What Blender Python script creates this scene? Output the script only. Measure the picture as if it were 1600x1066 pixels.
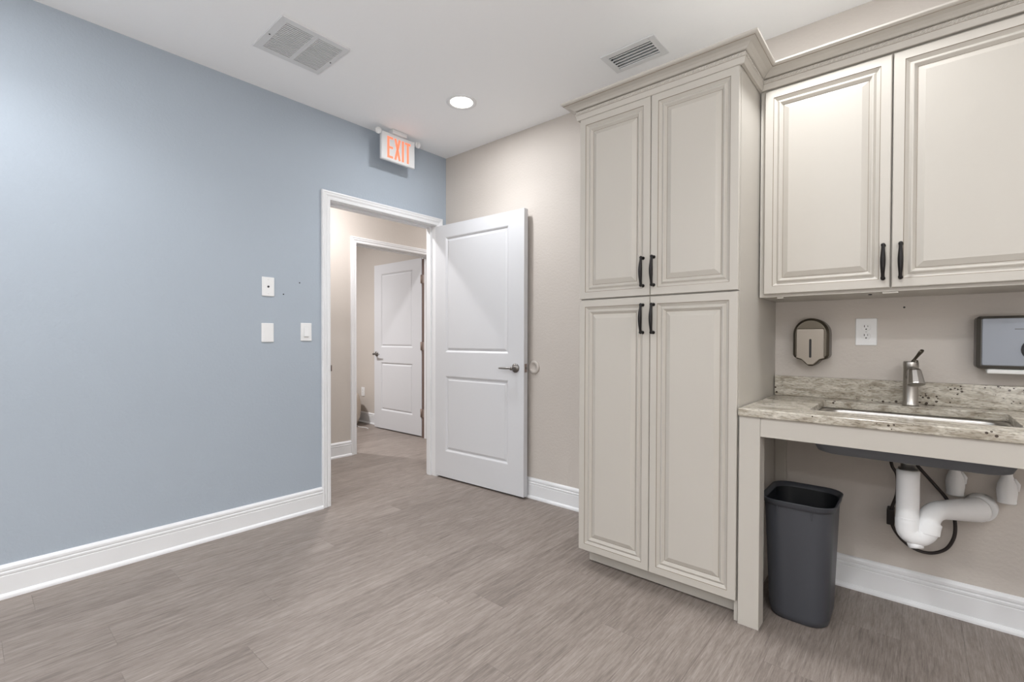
import bpy, bmesh, math, random
from mathutils import Vector, Matrix
random.seed(7)
C = bpy.context.scene.collection
for o in list(bpy.data.objects): bpy.data.objects.remove(o)
H = 2.618                       # ceiling height

# ------------------------------------------------------------- camera
f_px = 738.714; yaw = 0.71062548; pitch = -0.0129578906; roll = 0.00255361651
cp = Vector((2.98905919, -2.62778643, 1.12))
fw = Vector((-math.sin(yaw)*math.cos(pitch), math.cos(yaw)*math.cos(pitch), math.sin(pitch)))
r0 = Vector((math.cos(yaw), math.sin(yaw), 0)); u0 = r0.cross(fw)
r1 = math.cos(roll)*r0 + math.sin(roll)*u0; u1 = -math.sin(roll)*r0 + math.cos(roll)*u0
cam = bpy.data.cameras.new('camera'); camo = bpy.data.objects.new('camera', cam); C.objects.link(camo)
M = Matrix((r1, u1, -fw)).transposed().to_4x4(); M.translation = cp
camo.matrix_world = M
cam.sensor_width = 36; cam.lens = f_px*36/1600; cam.shift_y = 7.26/1600; cam.clip_start = .02
bpy.context.scene.camera = camo

# ------------------------------------------------------------- world, exposure, lights
sc = bpy.context.scene
sc.view_settings.view_transform = 'Standard'; sc.view_settings.look = 'None'
sc.view_settings.gamma = 1; sc.view_settings.use_curve_mapping = False
sc.view_settings.exposure = -0.06
w = bpy.data.worlds.new('world'); sc.world = w; w.use_nodes = True
w.node_tree.nodes['Background'].inputs[0].default_value = (.75, .85, 1, 1)
w.node_tree.nodes['Background'].inputs[1].default_value = .6

def spot(x, y, z, power, size=150, blend=.45, col=(1, .972, .94), rad=.07):
    l = bpy.data.lights.new('downlight_lamp', 'SPOT'); l.energy = power; l.color = col
    l.spot_size = math.radians(size); l.spot_blend = blend; l.shadow_soft_size = rad
    o = bpy.data.objects.new('downlight_lamp', l); C.objects.link(o); o.location = (x, y, z)
    return o
def area(name, loc, rot, sx, sy, power, col):
    l = bpy.data.lights.new(name, 'AREA'); l.shape = 'RECTANGLE'; l.size = sx; l.size_y = sy
    l.energy = power; l.color = col
    o = bpy.data.objects.new(name, l); C.objects.link(o); o.location = loc; o.rotation_euler = rot
    return o
LX = (.784, 2.66, 4.54); LY = (-.56, -2.78, -5.02)
LAMPS = [(x, y) for x in LX for y in LY]
WARM = (.965, .98, 1)
def lamp(x, y, p_cone, p_disc, col=WARM, size=128):
    spot(x, y, H-.012, p_cone, size, .7 if size < 130 else .5, col, .045)
    l = bpy.data.lights.new('downlight_disc', 'AREA'); l.shape = 'DISK'; l.size = .12; l.energy = p_disc; l.color = col
    o = bpy.data.objects.new('downlight_disc', l); C.objects.link(o); o.location = (x, y, H-.010)
for x, y in LAMPS:
    k = .72 if (x, y) == (LX[1], LY[0]) else .88 if (x, y) == (LX[0], LY[0]) else 1
    lamp(x, -.66 if (x, y) == (LX[1], LY[0]) else y, (32 if y == LY[1] else 50 if y == LY[2] else 25)*k, (10 if y > -4 else 14)*k, WARM, 128 if y == LY[0] else 146)
HC = (1, .98, .985)
lamp(-.62, -.55, 36, 16, HC); lamp(-.62, 1.3, 22, 10, HC); lamp(-2.5, -.55, 80, 38, HC)
# added fill light behind the camera, aimed up to brighten the ceiling
area('ceiling_fill', (3.9, -4.2, .75), (math.radians(180), 0, 0), .8, .8, 128, (.96, .985, 1))

# ------------------------------------------------------------- materials
def lin(c):
    return tuple((v/255/12.92 if v/255 <= .04045 else ((v/255+.055)/1.055)**2.4) for v in c) + (1,)
def mat(name, rgb, rough=.5, metal=0, bump=None, var=0, vscale=3, spec=.5, emit=None, coat=0):
    m = bpy.data.materials.new(name); m.use_nodes = True; nt = m.node_tree; b = nt.nodes['Principled BSDF']
    col = lin(rgb)
    b.inputs['Base Color'].default_value = col; b.inputs['Roughness'].default_value = rough
    b.inputs['Metallic'].default_value = metal; b.inputs['Specular IOR Level'].default_value = spec
    b.inputs['Coat Weight'].default_value = coat
    tc = nt.nodes.new('ShaderNodeTexCoord')
    if var:
        n = nt.nodes.new('ShaderNodeTexNoise'); n.inputs['Scale'].default_value = vscale; n.inputs['Detail'].default_value = 4
        nt.links.new(tc.outputs['Object'], n.inputs['Vector'])
        r = nt.nodes.new('ShaderNodeValToRGB')
        r.color_ramp.elements[0].position = .3; r.color_ramp.elements[1].position = .7
        r.color_ramp.elements[0].color = tuple(c*(1-var) for c in col[:3]) + (1,)
        r.color_ramp.elements[1].color = tuple(min(1, c*(1+var)) for c in col[:3]) + (1,)
        nt.links.new(n.outputs['Fac'], r.inputs['Fac']); nt.links.new(r.outputs['Color'], b.inputs['Base Color'])
    if bump:
        n = nt.nodes.new('ShaderNodeTexNoise'); n.inputs['Scale'].default_value = bump[0]; n.inputs['Detail'].default_value = 3
        nt.links.new(tc.outputs['Object'], n.inputs['Vector'])
        bp = nt.nodes.new('ShaderNodeBump'); bp.inputs['Strength'].default_value = bump[1]; bp.inputs['Distance'].default_value = bump[2]
        nt.links.new(n.outputs['Fac'], bp.inputs['Height']); nt.links.new(bp.outputs['Normal'], b.inputs['Normal'])
    if emit:
        b.inputs['Emission Color'].default_value = lin(emit[0]); b.inputs['Emission Strength'].default_value = emit[1]
    return m
BLUE = mat('blue_paint', (168, 178, 189), .6, bump=(70, .35, .004), var=.012, vscale=1.5, spec=.3)
TAN = mat('greige_paint', (200, 193, 186), .6, bump=(70, .3, .004), var=.012, vscale=1.5, spec=.3)
CEIL = mat('ceiling_paint', (249, 250, 251), .8, bump=(50, .2, .003), spec=.2)
WHITE = mat('white_trim_paint', (228, 229, 231), .35, bump=(25, .05, .002), spec=.4)
DOORW = mat('white_door_paint', (211, 212, 215), .38, bump=(120, .08, .001), spec=.4)
CAB = mat('cream_cabinet_paint', (190, 185, 177), .4, bump=(30, .03, .001), var=.01, vscale=2, spec=.35)
GLAZE = mat('pinstripe_glaze', (132, 120, 104), .5)
CABIN = mat('cabinet_underside', (196, 188, 170), .5, var=.02)
PLAST = mat('white_plastic', (232, 233, 234), .35, var=.01)
GREYPL = mat('off_white_metal_enamel', (222, 223, 224), .45, var=.01)
DUCT = mat('duct_liner', (70, 70, 72), .8, var=.05)
DARKGAP = mat('dark_recess', (42, 42, 44), .8, var=.05)
BLACK = mat('black_oil_rubbed_metal', (30, 27, 27), .38, metal=.5, bump=(200, .1, .0005))
NICKEL = mat('satin_nickel', (128, 125, 122), .3, metal=1, bump=(300, .05, .0003))
BRONZE = mat('hinge_bronze', (150, 134, 126), .5, metal=.4)
CAN = mat('charcoal_plastic', (66, 68, 74), .45, bump=(150, .08, .0005), var=.03)
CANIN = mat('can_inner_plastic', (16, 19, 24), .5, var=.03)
PVC = mat('white_padded_pipe_cover', (240, 241, 242), .5, bump=(40, .12, .002), var=.02, vscale=12)
RUB = mat('black_rubber_tube', (38, 30, 28), .5, var=.05)
UNDER = mat('grey_sound_coating', (104, 107, 112), .8, bump=(400, .4, .001), var=.03, vscale=10)
FABR = mat('beige_upholstery', (226, 214, 200), .8, bump=(200, .2, .001), var=.02)
TOWPL = mat('smoke_grey_plastic', (74, 71, 66), .35, var=.02)
TOWFR = mat('blue_grey_steel_panel', (134, 139, 148), .4, metal=.15, var=.02)
PAPER = mat('white_paper', (226, 226, 224), .9, var=.01)
LENS = mat('lit_lens', (255, 255, 255), .5, emit=((255, 247, 236), 9))
LETTER = mat('lit_exit_letters', (190, 90, 70), .5, emit=((255, 150, 112), .85))
LETEDGE = mat('lit_exit_red', (210, 80, 60), .5, emit=((255, 120, 90), .8))
CLEAR = mat('clear_wall_disc_plastic', (196, 189, 182), .25)
DARKDOT = mat('dark_dot', (60, 60, 64), .7)
GLASS = mat('window_glass', (240, 245, 250), .05); GLASS.node_tree.nodes['Principled BSDF'].inputs['Transmission Weight'].default_value = 1

def brushed(name, rgb, rough, axis=(1, 1, 1), scale=120):
    m = mat(name, rgb, rough, metal=1); nt = m.node_tree; b = nt.nodes['Principled BSDF']
    tc = nt.nodes.new('ShaderNodeTexCoord'); mp = nt.nodes.new('ShaderNodeMapping'); mp.inputs['Scale'].default_value = axis
    n = nt.nodes.new('ShaderNodeTexNoise'); n.inputs['Scale'].default_value = scale; n.inputs['Detail'].default_value = 2
    nt.links.new(tc.outputs['Object'], mp.inputs['Vector']); nt.links.new(mp.outputs['Vector'], n.inputs['Vector'])
    bp = nt.nodes.new('ShaderNodeBump'); bp.inputs['Strength'].default_value = .15; bp.inputs['Distance'].default_value = .001
    nt.links.new(n.outputs['Fac'], bp.inputs['Height']); nt.links.new(bp.outputs['Normal'], b.inputs['Normal'])
    return m
STEEL = brushed('brushed_stainless', (178, 175, 171), .28, (1, 8, 8))
STEELD = brushed('brushed_dispenser_steel', (160, 154, 146), .3, (6, 6, 1))
STEELS = brushed('dispenser_side_steel', (104, 99, 90), .3, (6, 6, 1))

def floor_mat():
    m = bpy.data.materials.new('vinyl_plank'); m.use_nodes = True; nt = m.node_tree; N = nt.nodes; L = nt.links
    b = N['Principled BSDF']
    tc = N.new('ShaderNodeTexCoord'); oi = N.new('ShaderNodeObjectInfo')
    mul = N.new('ShaderNodeVectorMath'); mul.operation = 'SCALE'; mul.inputs['Scale'].default_value = 37
    cmb = N.new('ShaderNodeCombineXYZ')
    for i in range(3): L.new(oi.outputs['Random'], cmb.inputs[i])
    L.new(cmb.outputs[0], mul.inputs[0])
    add = N.new('ShaderNodeVectorMath'); add.operation = 'ADD'; L.new(tc.outputs['Object'], add.inputs[0]); L.new(mul.outputs[0], add.inputs[1])
    def noise(sc, s, det, rough=.6):
        mp = N.new('ShaderNodeMapping'); mp.inputs['Scale'].default_value = sc; L.new(add.outputs[0], mp.inputs['Vector'])
        n = N.new('ShaderNodeTexNoise'); n.inputs['Scale'].default_value = s; n.inputs['Detail'].default_value = det; n.inputs['Roughness'].default_value = rough
        L.new(mp.outputs[0], n.inputs['Vector']); return n
    fine = noise((1, .055, 1), 260, 5, .75); mid = noise((1, .11, 1), 60, 5, .65); big = noise((1, .35, 1), 4, 2)
    dis = noise((1, .035, 1), 120, 4, .8)
    def mix(a, bb, fac):
        x = N.new('ShaderNodeMath'); x.operation = 'MULTIPLY'; L.new(a, x.inputs[0]); x.inputs[1].default_value = fac
        y = N.new('ShaderNodeMath'); y.operation = 'ADD'; L.new(x.outputs[0], y.inputs[0])
        if bb is None: y.inputs[1].default_value = 0
        else: L.new(bb, y.inputs[1])
        return y.outputs[0]
    s = mix(fine.outputs['Fac'], None, .34); s = mix(mid.outputs['Fac'], s, .24); s = mix(big.outputs['Fac'], s, .12); s = mix(dis.outputs['Fac'], s, .26); s = mix(oi.outputs['Random'], s, .04)
    r = N.new('ShaderNodeValToRGB'); cr = r.color_ramp
    cr.elements[0].position = .34; cr.elements[0].color = lin((90, 81, 76))
    cr.elements[1].position = .64; cr.elements[1].color = lin((164, 154, 147))
    e = cr.elements.new(.49); e.color = lin((132, 122, 115))
    L.new(s, r.inputs['Fac']); L.new(r.outputs['Color'], b.inputs['Base Color'])
    b.inputs['Roughness'].default_value = .5; b.inputs['Specular IOR Level'].default_value = .35
    bp = N.new('ShaderNodeBump'); bp.inputs['Strength'].default_value = .25; bp.inputs['Distance'].default_value = .0015
    L.new(fine.outputs['Fac'], bp.inputs['Height']); L.new(bp.outputs['Normal'], b.inputs['Normal'])
    return m
FLOORM = floor_mat()
SUBFL = mat('plank_joint', (118, 107, 100), .8, var=.05)

def granite():
    m = bpy.data.materials.new('speckled_granite'); m.use_nodes = True; nt = m.node_tree; N = nt.nodes; L = nt.links
    b = N['Principled BSDF']; tc = N.new('ShaderNodeTexCoord')
    mp = N.new('ShaderNodeMapping'); mp.inputs['Rotation'].default_value = (0, math.radians(33), math.radians(25)); mp.inputs['Scale'].default_value = (1, 1.6, 3.6)
    L.new(tc.outputs['Object'], mp.inputs['Vector'])
    n1 = N.new('ShaderNodeTexNoise'); n1.inputs['Scale'].default_value = 14; n1.inputs['Detail'].default_value = 8; n1.inputs['Roughness'].default_value = .65; n1.inputs['Distortion'].default_value = .6
    L.new(mp.outputs[0], n1.inputs['Vector'])
    r = N.new('ShaderNodeValToRGB'); cr = r.color_ramp
    cr.elements[0].position = .3; cr.elements[0].color = lin((138, 129, 114))
    cr.elements[1].position = .72; cr.elements[1].color = lin((217, 211, 200))
    e = cr.elements.new(.45); e.color = lin((172, 164, 150)); e = cr.elements.new(.56); e.color = lin((197, 191, 179))
    L.new(n1.outputs['Fac'], r.inputs['Fac'])
    n2 = N.new('ShaderNodeTexNoise'); n2.inputs['Scale'].default_value = 75; n2.inputs['Detail'].default_value = 4; L.new(mp.outputs[0], n2.inputs['Vector'])
    r2 = N.new('ShaderNodeValToRGB'); r2.color_ramp.elements[0].position = .34; r2.color_ramp.elements[0].color = lin((120, 112, 98)); r2.color_ramp.elements[1].position = .5; r2.color_ramp.elements[1].color = (1, 1, 1, 1)
    L.new(n2.outputs['Fac'], r2.inputs['Fac'])
    mx = N.new('ShaderNodeMix'); mx.data_type = 'RGBA'; mx.blend_type = 'MULTIPLY'; mx.inputs[0].default_value = .5
    L.new(r.outputs['Color'], mx.inputs[6]); L.new(r2.outputs['Color'], mx.inputs[7])
    v = N.new('ShaderNodeTexVoronoi'); v.inputs['Scale'].default_value = 62; v.inputs['Randomness'].default_value = 1; L.new(tc.outputs['Object'], v.inputs['Vector'])
    cl = N.new('ShaderNodeTexNoise'); cl.inputs['Scale'].default_value = 9; L.new(tc.outputs['Object'], cl.inputs['Vector'])
    thr = N.new('ShaderNodeMapRange'); thr.inputs['From Min'].default_value = .47; thr.inputs['From Max'].default_value = .68; thr.inputs['To Min'].default_value = .0; thr.inputs['To Max'].default_value = .34; L.new(cl.outputs['Fac'], thr.inputs['Value'])
    lt = N.new('ShaderNodeMath'); lt.operation = 'LESS_THAN'; L.new(v.outputs['Distance'], lt.inputs[0]); L.new(thr.outputs[0], lt.inputs[1])
    mx2 = N.new('ShaderNodeMix'); mx2.data_type = 'RGBA'; L.new(lt.outputs[0], mx2.inputs[0]); L.new(mx.outputs[2], mx2.inputs[6]); mx2.inputs[7].default_value = lin((72, 62, 54))
    L.new(mx2.outputs[2], b.inputs['Base Color']); b.inputs['Roughness'].default_value = .18; b.inputs['Specular IOR Level'].default_value = .5
    return m
GRAN = granite()

# ------------------------------------------------------------- mesh helpers
class MB:
    def __init__(s): s.v = []; s.f = []; s.m = []; s.sm = []
    def add(s, vs, fs, mi=0, smooth=False):
        n = len(s.v); s.v += [tuple(p) for p in vs]
        for k, q in enumerate(fs):
            s.f.append(tuple(n+i for i in q)); s.m.append(mi if not isinstance(mi, (list, tuple)) else mi[k]); s.sm.append(smooth)
    def box(s, a, b, mi=0):
        x0, y0, z0 = a; x1, y1, z1 = b
        s.add([(x0,y0,z0),(x1,y0,z0),(x1,y1,z0),(x0,y1,z0),(x0,y0,z1),(x1,y0,z1),(x1,y1,z1),(x0,y1,z1)],
              [(3,2,1,0),(4,5,6,7),(0,1,5,4),(1,2,6,5),(2,3,7,6),(3,0,4,7)], mi)
    def tube(s, pts, rad, n=16, mi=0, cap=True, smooth=True, squash=None):
        pts = [Vector(p) for p in pts]; rad = rad if isinstance(rad, (list, tuple)) else [rad]*len(pts)
        t0 = (pts[1]-pts[0]).normalized(); a = Vector((0,0,1)) if abs(t0.z) < .9 else Vector((1,0,0))
        u = t0.cross(a).normalized(); V = []
        for i, p in enumerate(pts):
            t = (pts[min(i+1, len(pts)-1)]-pts[max(i-1, 0)]).normalized()
            u = (u - t*u.dot(t)).normalized(); w_ = t.cross(u)
            sq = squash or (1, 1)
            for k in range(n):
                an = 2*math.pi*k/n; V.append(p + rad[i]*(math.cos(an)*sq[0]*u + math.sin(an)*sq[1]*w_))
        F = []
        for i in range(len(pts)-1):
            for k in range(n):
                F.append((i*n+k, i*n+(k+1)%n, (i+1)*n+(k+1)%n, (i+1)*n+k))
        s.add(V, F, mi, smooth)
        if cap:
            m0 = len(V)
            s.add(V[:n], [tuple(range(n))[::-1]], mi); s.add(V[-n:], [tuple(range(n))], mi)
    def lathe(s, prof, c=(0,0,0), axis='z', n=32, mi=0, smooth=True, close=False):
        V = []
        for r, h in prof:
            for k in range(n):
                a = 2*math.pi*k/n; x, y = r*math.cos(a), r*math.sin(a)
                p = {'z': (x, y, h), 'y': (x, -h, y), 'x': (h, x, y), '-z': (x, -y, -h)}[axis]
                V.append((p[0]+c[0], p[1]+c[1], p[2]+c[2]))
        F = []
        for i in range(len(prof)-1):
            for k in range(n): F.append((i*n+k, i*n+(k+1)%n, (i+1)*n+(k+1)%n, (i+1)*n+k))
        s.add(V, F, mi, smooth)
    def prism(s, poly, y0, y1, mi=0, plane='xz', bev=0):
        # poly in the plane, extruded along the third axis, optional chamfer on the y0 side
        def P(a, b, t): return {'xz': (a, t, b), 'xy': (a, b, t), 'yz': (t, a, b)}[plane]
        n = len(poly); cx = sum(p[0] for p in poly)/n; cy = sum(p[1] for p in poly)/n
        rings = []
        if bev:
            ins = offset_poly(poly, -bev)
            rings = [[P(a, b, y0) for a, b in ins], [P(a, b, y0+math.copysign(bev, y1-y0)) for a, b in poly], [P(a, b, y1) for a, b in poly]]
        else: rings = [[P(a, b, y0) for a, b in poly], [P(a, b, y1) for a, b in poly]]
        V = [v for r in rings for v in r]; F = []
        for i in range(len(rings)-1):
            for k in range(n): F.append((i*n+k, i*n+(k+1)%n, (i+1)*n+(k+1)%n, (i+1)*n+k))
        F.append(tuple(range(n))[::-1]); F.append(tuple(range((len(rings)-1)*n, len(rings)*n)))
        s.add(V, F, mi)
    def build(s, name, mats, parent=None, bevel=0, recalc=True, autos=False, seg=2):
        me = bpy.data.meshes.new(name); me.from_pydata(s.v, [], s.f)
        for m in (mats if isinstance(mats, (list, tuple)) else [mats]): me.materials.append(m)
        for p, mi, sm in zip(me.polygons, s.m, s.sm): p.material_index = mi; p.use_smooth = sm
        if recalc:
            bm = bmesh.new(); bm.from_mesh(me); bmesh.ops.remove_doubles(bm, verts=bm.verts, dist=1e-6)
            bmesh.ops.recalc_face_normals(bm, faces=bm.faces); bm.to_mesh(me); bm.free()
        o = bpy.data.objects.new(name, me); C.objects.link(o)
        if parent: o.parent = parent
        if bevel:
            b = o.modifiers.new('bevel', 'BEVEL'); b.width = bevel; b.segments = seg; b.limit_method = 'ANGLE'; b.angle_limit = math.radians(40)
            b.harden_normals = False
        return o
def offset_poly(poly, d):
    n = len(poly); A = sum(poly[i][0]*poly[(i+1) % n][1]-poly[(i+1) % n][0]*poly[i][1] for i in range(n)); sg = 1 if A > 0 else -1
    out = []
    for i in range(n):
        p0, p1, p2 = Vector(poly[i-1]), Vector(poly[i]), Vector(poly[(i+1) % n])
        e1 = (p1-p0).normalized(); e2 = (p2-p1).normalized()
        n1 = Vector((e1.y, -e1.x))*sg; n2 = Vector((e2.y, -e2.x))*sg; m = (n1+n2)
        m = m.normalized() if m.length > 1e-6 else n1
        k = d/max(.3, m.dot(n1)); out.append((p1.x+m.x*k, p1.y+m.y*k))
    return out
def sweep(mb, path, prof, mp, side=1, mi=0, caps=True, closed=False):
    """profile (u outward, v) swept along a 2D path with mitred corners; mp(a,b,v)->3D"""
    n = len(path); rings = []
    for i in range(n):
        p = Vector(path[i]); d1 = (p-Vector(path[i-1])).normalized() if (i > 0 or closed) else None
        d2 = (Vector(path[(i+1) % n])-p).normalized() if (i < n-1 or closed) else None
        d1 = d1 or d2; d2 = d2 or d1
        n1 = Vector((d1.y, -d1.x))*side; n2 = Vector((d2.y, -d2.x))*side; m = (n1+n2).normalized(); k = 1/max(.2, m.dot(n1))
        rings.append([mp(p.x+m.x*k*u, p.y+m.y*k*u, v) for u, v in prof])
    q = len(prof); V = [v for r in rings for v in r]; F = []; MI = []
    for i in range(n if closed else n-1):
        j = (i+1) % n
        for k in range(q-1):
            F.append((i*q+k, i*q+k+1, j*q+k+1, j*q+k)); MI.append(mi[k] if isinstance(mi, list) else mi)
    if caps and not closed:
        F.append(tuple(range(q))); F.append(tuple(range((n-1)*q, n*q))[::-1]); MI += [0, 0]
    mb.add(V, F, MI)
def rings_panel(mb, x0, x1, z0, z1, prof, mp, mats=None):
    """concentric mitred rectangular rings; prof = [(inset, depth)], last is filled. mp(x,z,d)->3D"""
    R = [[mp(x0+i, z0+i, d), mp(x1-i, z0+i, d), mp(x1-i, z1-i, d), mp(x0+i, z1-i, d)] for i, d in prof]
    V = [v for r in R for v in r]; F = []; MI = []
    for i in range(len(R)-1):
        for k in range(4): F.append((i*4+k, i*4+(k+1) % 4, (i+1)*4+(k+1) % 4, (i+1)*4+k)); MI.append(mats[i] if mats else 0)
    l = (len(R)-1)*4; F.append((l, l+1, l+2, l+3)); MI.append(0)
    mb.add(V, F, MI)
def empty(name, loc=(0, 0, 0), rz=0):
    o = bpy.data.objects.new(name, None); C.objects.link(o); o.location = loc; o.rotation_euler = (0, 0, rz); o.empty_display_size = .1
    return o
def tag(o, label, cat, group=None, kind=None):
    o['label'] = label; o['category'] = cat
    if group: o['group'] = group
    if kind: o['kind'] = kind
    return o
def struct(o, label=None, cat=None):
    o['kind'] = 'structure'
    if label: o['label'] = label
    if cat: o['category'] = cat
    return o
def dup(o, parent=None, loc=None):
    c = o.copy(); C.objects.link(c)
    if parent: c.parent = parent
    if loc is not None: c.location = loc
    for ch in list(o.children): dup(ch, c)
    return c

# ------------------------------------------------------------- shell
X1, Y1 = 5.7, -6.0
T = .11
DY0, DY1, DZ = -1.019, -.112, 2.04         # doorway in the blue wall
# floor and planks
fl = MB(); fl.box((-4.6, Y1-.1, -.06), (X1+.1, 2.3, -.004)); fl = fl.build('floor', SUBFL)
struct(fl, 'greige wood-look vinyl plank floor running through the doorway', 'floor')
PW = .18; PL = 1.22
pm = {}
def plank(x0, x1, y0, y1):
    key = (round(x1-x0, 3), round(y1-y0, 3))
    if key not in pm:
        a, b = key; g = .00012; e = .0004
        m = MB(); V = []
        for ins, z in ((g, -.004), (g, -.0005), (g+e, 0)):
            V += [(ins, ins, z), (a-ins, ins, z), (a-ins, b-ins, z), (ins, b-ins, z)]
        F = [(i*4+k, i*4+(k+1) % 4, i*4+4+(k+1) % 4, i*4+4+k) for i in (0, 1) for k in range(4)] + [(8, 9, 10, 11)]
        m.add(V, F); me = m.build('plank', FLOORM); pm[key] = me.data; o = me
    else:
        o = bpy.data.objects.new('plank', pm[key]); C.objects.link(o)
    o.parent = fl; o.location = (x0, y0, 0)
joints = {2: -2.543, 4: -1.771, 5: -2.29, 6: -1.96, 7: -1.29}
xs = [.068+PW*k for k in range(-26, 32)]
cnt = 0
for i, x in enumerate(xs):
    k = round((x-.068)/PW)
    j0 = joints.get(k, -2.6 + PL*((k*0.381+.13) % 1))
    ylo, yhi = (-4.0, 0.0 if x > 0 else 2.2) if x > -.2 else (-1.7, 2.2)
    if x < -1.35: ylo, yhi = -1.4, .9
    if x > 4.6 or x < -4.5: continue
    if x < -3.4: continue
    y = j0 - PL*math.ceil((j0-ylo)/PL)
    while y < yhi:
        a, b = max(y, ylo), min(y+PL, yhi)
        if b-a > .03: plank(x, x+PW, a, b); cnt += 1
        y += PL
# the rest of the floor behind the camera
m = MB(); m.box((0, Y1, -.004), (X1, -4.0, 0)); m.box((4.748, -4.0, -.004), (X1, 0, 0)); o = m.build('floor_beyond', FLOORM, fl); o['kind'] = 'stuff'

HOLES = [(.437, .716, -1.621, -1.334), (1.724, 1.957, -.377, -.254)]
m = MB(); cx = sorted([-4.7, X1+.1] + [v for h in HOLES for v in h[:2]]); cy = sorted([Y1-.1, 2.4] + [v for h in HOLES for v in h[2:]])
for i in range(len(cx)-1):
    for j in range(len(cy)-1):
        mx_, my_ = (cx[i]+cx[i+1])/2, (cy[j]+cy[j+1])/2
        if any(h[0] < mx_ < h[1] and h[2] < my_ < h[3] for h in HOLES): continue
        m.box((cx[i], cy[j], H), (cx[i+1], cy[j+1], H+.08))
ce = m.build('ceiling', CEIL); struct(ce, 'flat white ceiling', 'ceiling')

def mpyz(x, s=1): return lambda a, b, v: (x+s*v, a, b)
# blue wall (room side) with a greige hall side
def wall_with_door(name, x0, x1, y0, y1, dy0, dy1, dz, ma, mb_):
    m = MB()
    for (a, b, c, d) in ((y0, dy0, 0, H), (dy0, dy1, dz, H), (dy1, y1, 0, H)):
        m.add([(x1, a, c), (x1, b, c), (x1, b, d), (x1, a, d)], [(0, 1, 2, 3)], 0)
        m.add([(x0, a, c), (x0, b, c), (x0, b, d), (x0, a, d)], [(3, 2, 1, 0)], 1)
    m.add([(x0, dy0, 0), (x1, dy0, 0), (x1, dy0, dz), (x0, dy0, dz)], [(0, 1, 2, 3)], 1)
    m.add([(x0, dy1, 0), (x1, dy1, 0), (x1, dy1, dz), (x0, dy1, dz)], [(0, 1, 2, 3)], 1)
    m.add([(x0, dy0, dz), (x1, dy0, dz), (x1, dy1, dz), (x0, dy1, dz)], [(0, 1, 2, 3)], 1)
    m.add([(x0, y0, 0), (x1, y0, 0), (x1, y0, H), (x0, y0, H)], [(0, 1, 2, 3)], 0)
    m.add([(x0, y1, 0), (x1, y1, 0), (x1, y1, H), (x0, y1, H)], [(0, 1, 2, 3)], 0)
    return m.build(name, [ma, mb_], recalc=False)
JT = .018
wl = wall_with_door('wall_left', -T, 0, Y1, 0, DY0-JT, DY1+JT, DZ+JT, BLUE, TAN); struct(wl, 'pale blue painted wall with the open doorway', 'wall')
m = MB(); m.box((-T, 0, 0), (X1+.1, .12, H)); wb = m.build('wall_back', TAN); struct(wb, 'greige wall behind the cabinets', 'wall')
# right-hand and camera-side walls
m = MB(); m.box((-T, Y1-.12, 0), (X1, Y1, H)); w1 = m.build('wall_front', TAN); struct(w1, 'greige wall behind the viewer', 'wall')
m = MB(); m.box((X1, Y1-.12, 0), (X1+.12, 0, H)); w2 = m.build('wall_right', TAN); struct(w2, 'greige wall on the right outside the view', 'wall')

# hall and the room beyond it
HX = -1.165; HX2 = -1.285; EY0, EY1, EZ = -.124, .774, 2.047
wh = wall_with_door('wall_hall', HX2, HX, -1.9, 2.2, EY0-JT, EY1+JT, EZ+JT, TAN, TAN); struct(wh, 'greige hallway wall seen through the doorway', 'wall')
m = MB(); m.box((-4.5, .9, 0), (HX2, 1.0, H)); o = m.build('wall_far_room', TAN); struct(o, 'greige wall behind the far open door', 'wall')
m = MB(); m.box((-4.6, -2.0, 0), (-4.5, 1.0, H)); o = m.build('wall_far_room_end', TAN); struct(o, 'greige end wall of the far room', 'wall')
m = MB(); m.box((-4.6, -2.1, 0), (-T, -1.9, H)); o = m.build('wall_hall_end', TAN); struct(o, 'greige wall closing the hall on the near side', 'wall')
m = MB(); m.box((HX2, 2.2, 0), (0, 2.3, H)); m.box((-T, .12, 0), (0, 2.2, H)); o = m.build('wall_hall_corner', TAN); struct(o, 'greige wall closing the hall on the far side', 'wall')

# baseboards
BP = [(0, 0), (.029, 0), (.0285, .008), (.026, .014), (.021, .019), (.0165, .0205), (.016, .094), (.0135, .0965), (.0135, .099), (.0165, .102), (.0165, .110), (.012, .1135), (.012, .1165), (.015, .120), (.0145, .130), (.010, .137), (.004, .141), (0, .1415)]
def base(name, path, side, label=None):
    m = MB(); sweep(m, path, BP, lambda a, b, v: (a, b, v), side)
    o = m.build(name, WHITE); struct(o, label, 'baseboard'); return o
CW = .06
base('baseboard_left', [(0, Y1), (0, DY0-.005-CW)], 1, 'white baseboard under the blue wall')
base('baseboard_back', [(.012, 0), (1.73, 0)], 1, 'white baseboard between the open door and the tall cabinet')
base('baseboard_back_right', [(2.53, 0), (X1, 0)], 1, 'white baseboard under the sink counter')
base('baseboard_hall', [(HX, -1.9), (HX, EY0-.005-CW)], 1, 'short white baseboard on the hallway wall')
base('baseboard_far_room', [(-4.5, .9), (HX2, .9)], 1, 'white baseboard behind the far door')
base('baseboard_right', [(X1, 0), (X1, Y1)], 1, 'white baseboard on the right wall')

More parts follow.
